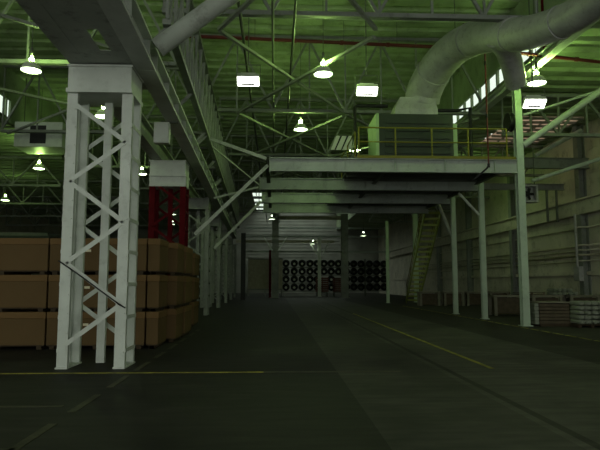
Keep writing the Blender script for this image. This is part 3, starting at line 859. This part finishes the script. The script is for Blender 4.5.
def bench(loc, w, label, h=1.0, rz=0):
    t = thing('work_bench', label, 'bench', loc, rz, 'low benches in the right aisle')
    MB().box(-w/2,w/2,-0.45,0.45,h-0.09,h).build('bench_top', 'benchdull', t)
    for sx in (-1,1):
        for sy in (-1,1): MB().box(sx*(w/2-0.12)-0.07,sx*(w/2-0.12)+0.07,sy*0.36-0.05,sy*0.36+0.05,0,h-0.09).build('leg', 'benchdull', t)
    MB().box(-w/2+0.2,w/2-0.2,-0.28,0.42,0.15,h-0.13).build('under_crate', 'wood', t)
    MB().box(-w/2+0.12,w/2-0.12,-0.3,0.3,0.08,0.13).build('lower_shelf', 'wood', t)
    return t
b0 = bench((10.75, 39.8, 0), 1.5, 'pale low bench under the stairs, first of the row')
wds = ['second of the row past the stairs', 'third of the row past the stairs', 'at the right wall end of the row']
for k in range(3): dup(b0, (12.45+1.62*k, 39.8, 0), 'pale low bench ' + wds[k])
b1 = bench((11.45, 28.0, 0), 1.6, 'low bench of the nearer row just right of the corner post', 1.0)
dup(b1, (13.35, 28.0, 0), 'low bench of the nearer row, in the middle')
dup(b1, (15.25, 28.0, 0), 'low bench of the nearer row, against the right wall')
def crate(loc, sx, sy, sz, label, m='wood', n=5):
    t = thing('slatted_crate', label, 'crate', loc)
    b = MB(); g = sz/n
    for k in range(n): b.box(-sx/2,sx/2,-sy/2,sy/2,k*g+0.02,k*g+g-0.03)
    b.build('slat_layer', m, t)
    b = MB()
    for x in (-sx/2+0.05, 0, sx/2-0.05): b.box(x-0.05,x+0.05,-sy/2-0.02,-sy/2,0,sz)
    b.build('batten', m, t)
    return t
crate((12.6, 28.0, 1.0), 1.3, 0.7, 0.16, 'flat brown crate lying across two nearer benches', 'wood', 2)
# pale sacks on the nearer bench row
s2 = None
for c in range(5):
    for l in range(2):
        p = (13.75+0.26*c, 27.95, 1.0+0.166*l)
        if c > 3 and l: continue
        dup(sk, p, 'pale sack lying on the nearer benches, %s along, %s' % (ORD[c], ('lower', 'upper')[l]), 'pale sacks on the nearer benches')
# electrical boxes on the pilaster
t = thing('switch_box', 'pale electrical switch box on the right wall pilaster', 'electrical box', (XW-0.56, 29.2, 1.7))
MB().box(-0.12,0.12,-0.28,0.28,0,0.75).build('cabinet', 'galv', t, 0.015)
MB().box(-0.13,-0.12,-0.25,0.25,0.04,0.71).build('door', 'galv', t)
MB().box(-0.1,-0.02,-0.06,0.06,0.75,3.5).build('conduit', 'galv', t)

# ------------------------------------------------------------ far end: rack of drums
DY = 70.0
xs = [1.34, 2.34, 3.30, 4.26, 5.16, 5.98, 6.86, 7.74]
zs = [1.10, 2.06, 3.02, 3.98]
t = thing('storage_rack', 'steel rack holding the dark drums at the far end of the hall', 'rack', (4.55, DY, 0))
for x in (-3.78, 3.75):
    for y in (-0.4, 0.4): MB().box(x-0.05,x+0.05,y-0.05,y+0.05,0,4.55).build('upright', 'darksteel', t)
for z in zs: 
    b = MB()
    for y in (-0.4, 0.4): b.box(-3.73,3.70,y-0.04,y+0.04,z-0.52,z-0.445)
    b.build('shelf_beam', 'darksteel', t)
def make_drum():
    t = thing('drum', '', 'drum', (0,0,0), 0, 'dark drums in the far rack')
    r = 0.44
    MB().lathe([(0.0,-0.36),(0.33,-0.36),(0.38,-0.42),(r,-0.42),(r,-0.12),(r+0.004,-0.1),(r+0.004,0.1),(r,0.12),(r,0.42),(0.3,0.42)],24,'y',cap=False).build('shell', 'drum', t)
    MB().lathe([(0.13,0.36),(0.145,0.37),(0.145,0.44),(0.10,0.46)],14,'y',(0,0.0,-0.06)).build('end_boss', 'hub', t)
    return t
dr = make_drum(); first = True
rown = ['bottom row', 'second row up', 'third row up', 'top row']
for r in range(4):
    for c in range(8):
        if r < 2 and c in (5, 7): continue
        lab = 'dark drum in the far rack, %s, %s from the left' % (rown[r], ORD[c])
        p = (xs[c], DY, zs[r])
        if first: dr.location = p; dr['label'] = lab; first = False
        else: dup(dr, p, lab)
t = thing('storage_rack', 'second dark rack of drums, beyond the stout far post', 'rack', (11.3, 71.5, 0))
for x in (-2.9, 0.0, 2.95):
    for y in (-0.4, 0.4): MB().box(x-0.05,x+0.05,y-0.05,y+0.05,0,4.6).build('upright', 'darksteel', t)
for z in zs:
    b = MB()
    for y in (-0.4, 0.4): b.box(-2.85,2.9,y-0.04,y+0.04,z-0.52,z-0.445)
    b.build('shelf_beam', 'darksteel', t)
x2 = [8.92, 9.84, 10.76, 11.82, 12.74, 13.66]
for r in range(4):
    for c in range(6):
        d = dup(dr, (x2[c], 71.5, zs[r]), 'dark drum in the second far rack, %s, %s from the left' % (rown[r], ORD[c]), 'dark drums in the second far rack')
        for ch in list(d.children):
            if ch.name.startswith('end_boss'):
                ch.data = ch.data.copy(); ch.data.materials[0] = M['darksteel']
crate((5.55, 67.6, 0.55), 1.45, 1.2, 1.7, 'red brown slatted crate in front of the left drum rack', 'redwood', 7)
crate((7.55, 67.8, 0.55), 1.3, 1.2, 1.65, 'red brown slatted crate right of the pale far post', 'redwood', 7)
for x, nm in ((5.55, 'left'), (7.55, 'right')):
    t = thing('trestle', 'low dark trestle under the %s red brown crate' % nm, 'trestle', (x, 67.7, 0))
    MB().box(-0.65,0.65,-0.5,0.5,0.45,0.55).build('trestle_top', 'darksteel', t)
    for sx in (-0.6, 0.6): MB().box(sx-0.06,sx+0.06,-0.45,0.45,0,0.45).build('leg', 'darksteel', t)
# fork tops
for i, (x, y, z, nm) in enumerate(((5.15, 66.2, 6.0, 'pale far post among the drums'), (0.02, 60.78, 6.1, 'stout far post left of the drum rack'))):
    t = thing('forked_brace', 'pale forked brace at the top of the %s' % nm, 'brace', (x, y, z))
    for s in (-1, 1): MB().bar((s*0.3,-0.2,-1.1),(s*1.2,-0.2,0.35),0.14,0.14).build('brace_arm', 'white', t)
# pale cross beams and pipes at the far end
for i, (y, z, x0, x1, h, lab) in enumerate(((67.0, 6.45, -4.6, 7.0, 0.32, 'pale level beam above the left drum rack'),
      (62.5, 8.75, -0.5, 7.6, 0.42, 'high pale level beam across the far aisle'),
      (75.0, 7.7, -4, 15, 0.22, 'thin pale beam crossing behind the drum racks'),
      (78.0, 9.1, -4, 15, 0.22, 'upper thin pale beam crossing far behind the drum racks'),
      (73.5, 5.6, -4, 15, 0.2, 'thin low beam just above the drum racks'))):
    tag(MB().ibeam((x0,y,z),(x1,y,z),0.25,h,0.04).build('far_beam', 'bench' if i < 2 else 'beamwhite'), lab, 'beam')
# pale partition panel left of the rack
t = thing('partition_panel', 'pale green partition panel between the black post and red post at the far end', 'partition', (-1.5, 69.2, 0))
MB().box(-1.75,2.4,-0.05,0.05,0.9,4.4).build('panel', 'bench', t)
MB().box(-1.8,2.45,-0.08,0.08,4.4,4.55).build('top_frame', 'steel', t)
MB().box(-1.8,2.45,-0.08,0.08,0.75,0.9).build('bottom_frame', 'steel', t)
for x in (-1.75, 0.3, 2.35): MB().box(x-0.06,x+0.06,-0.1,0.1,0,0.75).build('foot', 'steel', t)
t = thing('overhead_air_box', 'pale square air box hung under the roof left of the white column', 'duct', (-12.55, 31.0, 8.75))
MB().box(-1.25,1.25,-0.9,0.9,0,1.35).build('casing', 'white', t, 0.02)
MB().box(-0.42,0.4,-0.93,-0.9,0.18,1.15).build('grille', 'black', t)
for x in (-1.15, 1.15): MB().tube([(x,0,1.35),(x,0,RZ-8.7)],0.02,6).build('hanger_rod', 'darksteel', t)
# dim machines and partitions far left beyond the boxes
def cabinet(loc, sx, sy, sz, label, m='unit'):
    t = thing('machine_cabinet', label, 'machine', loc)
    MB().box(-sx/2,sx/2,-sy/2,sy/2,0.1,sz).build('casing', m, t, 0.03)
    MB().box(-sx/2+0.1,sx/2-0.1,-sy/2+0.1,sy/2-0.1,0,0.1).build('plinth', 'darksteel', t)
    b = MB()
    for k in range(4): b.box(-sx/2+0.3,sx/2-0.3,-sy/2-0.03,-sy/2,sz*0.45+k*sz*0.1,sz*0.45+k*sz*0.1+sz*0.06)
    b.build('louvre', 'unitgreen', t)
    MB().box(-sx/2+0.2,sx/2-0.2,-sy/2+0.2,sy/2-0.2,sz,sz+0.25).build('top_cover', 'darksteel', t)
    return t
cabinet((-20.5, 47, 0), 5.5, 3, 5.3, 'long dark green machine cabinet beyond the boxes at far left')
cabinet((-13.5, 50, 0), 3.5, 3, 4.8, 'dark green machine cabinet seen beyond the boxes beside the column')
cabinet((-9.5, 60, 0), 3.5, 3, 4.6, 'dark green machine cabinet far beyond the red column', 'unit')
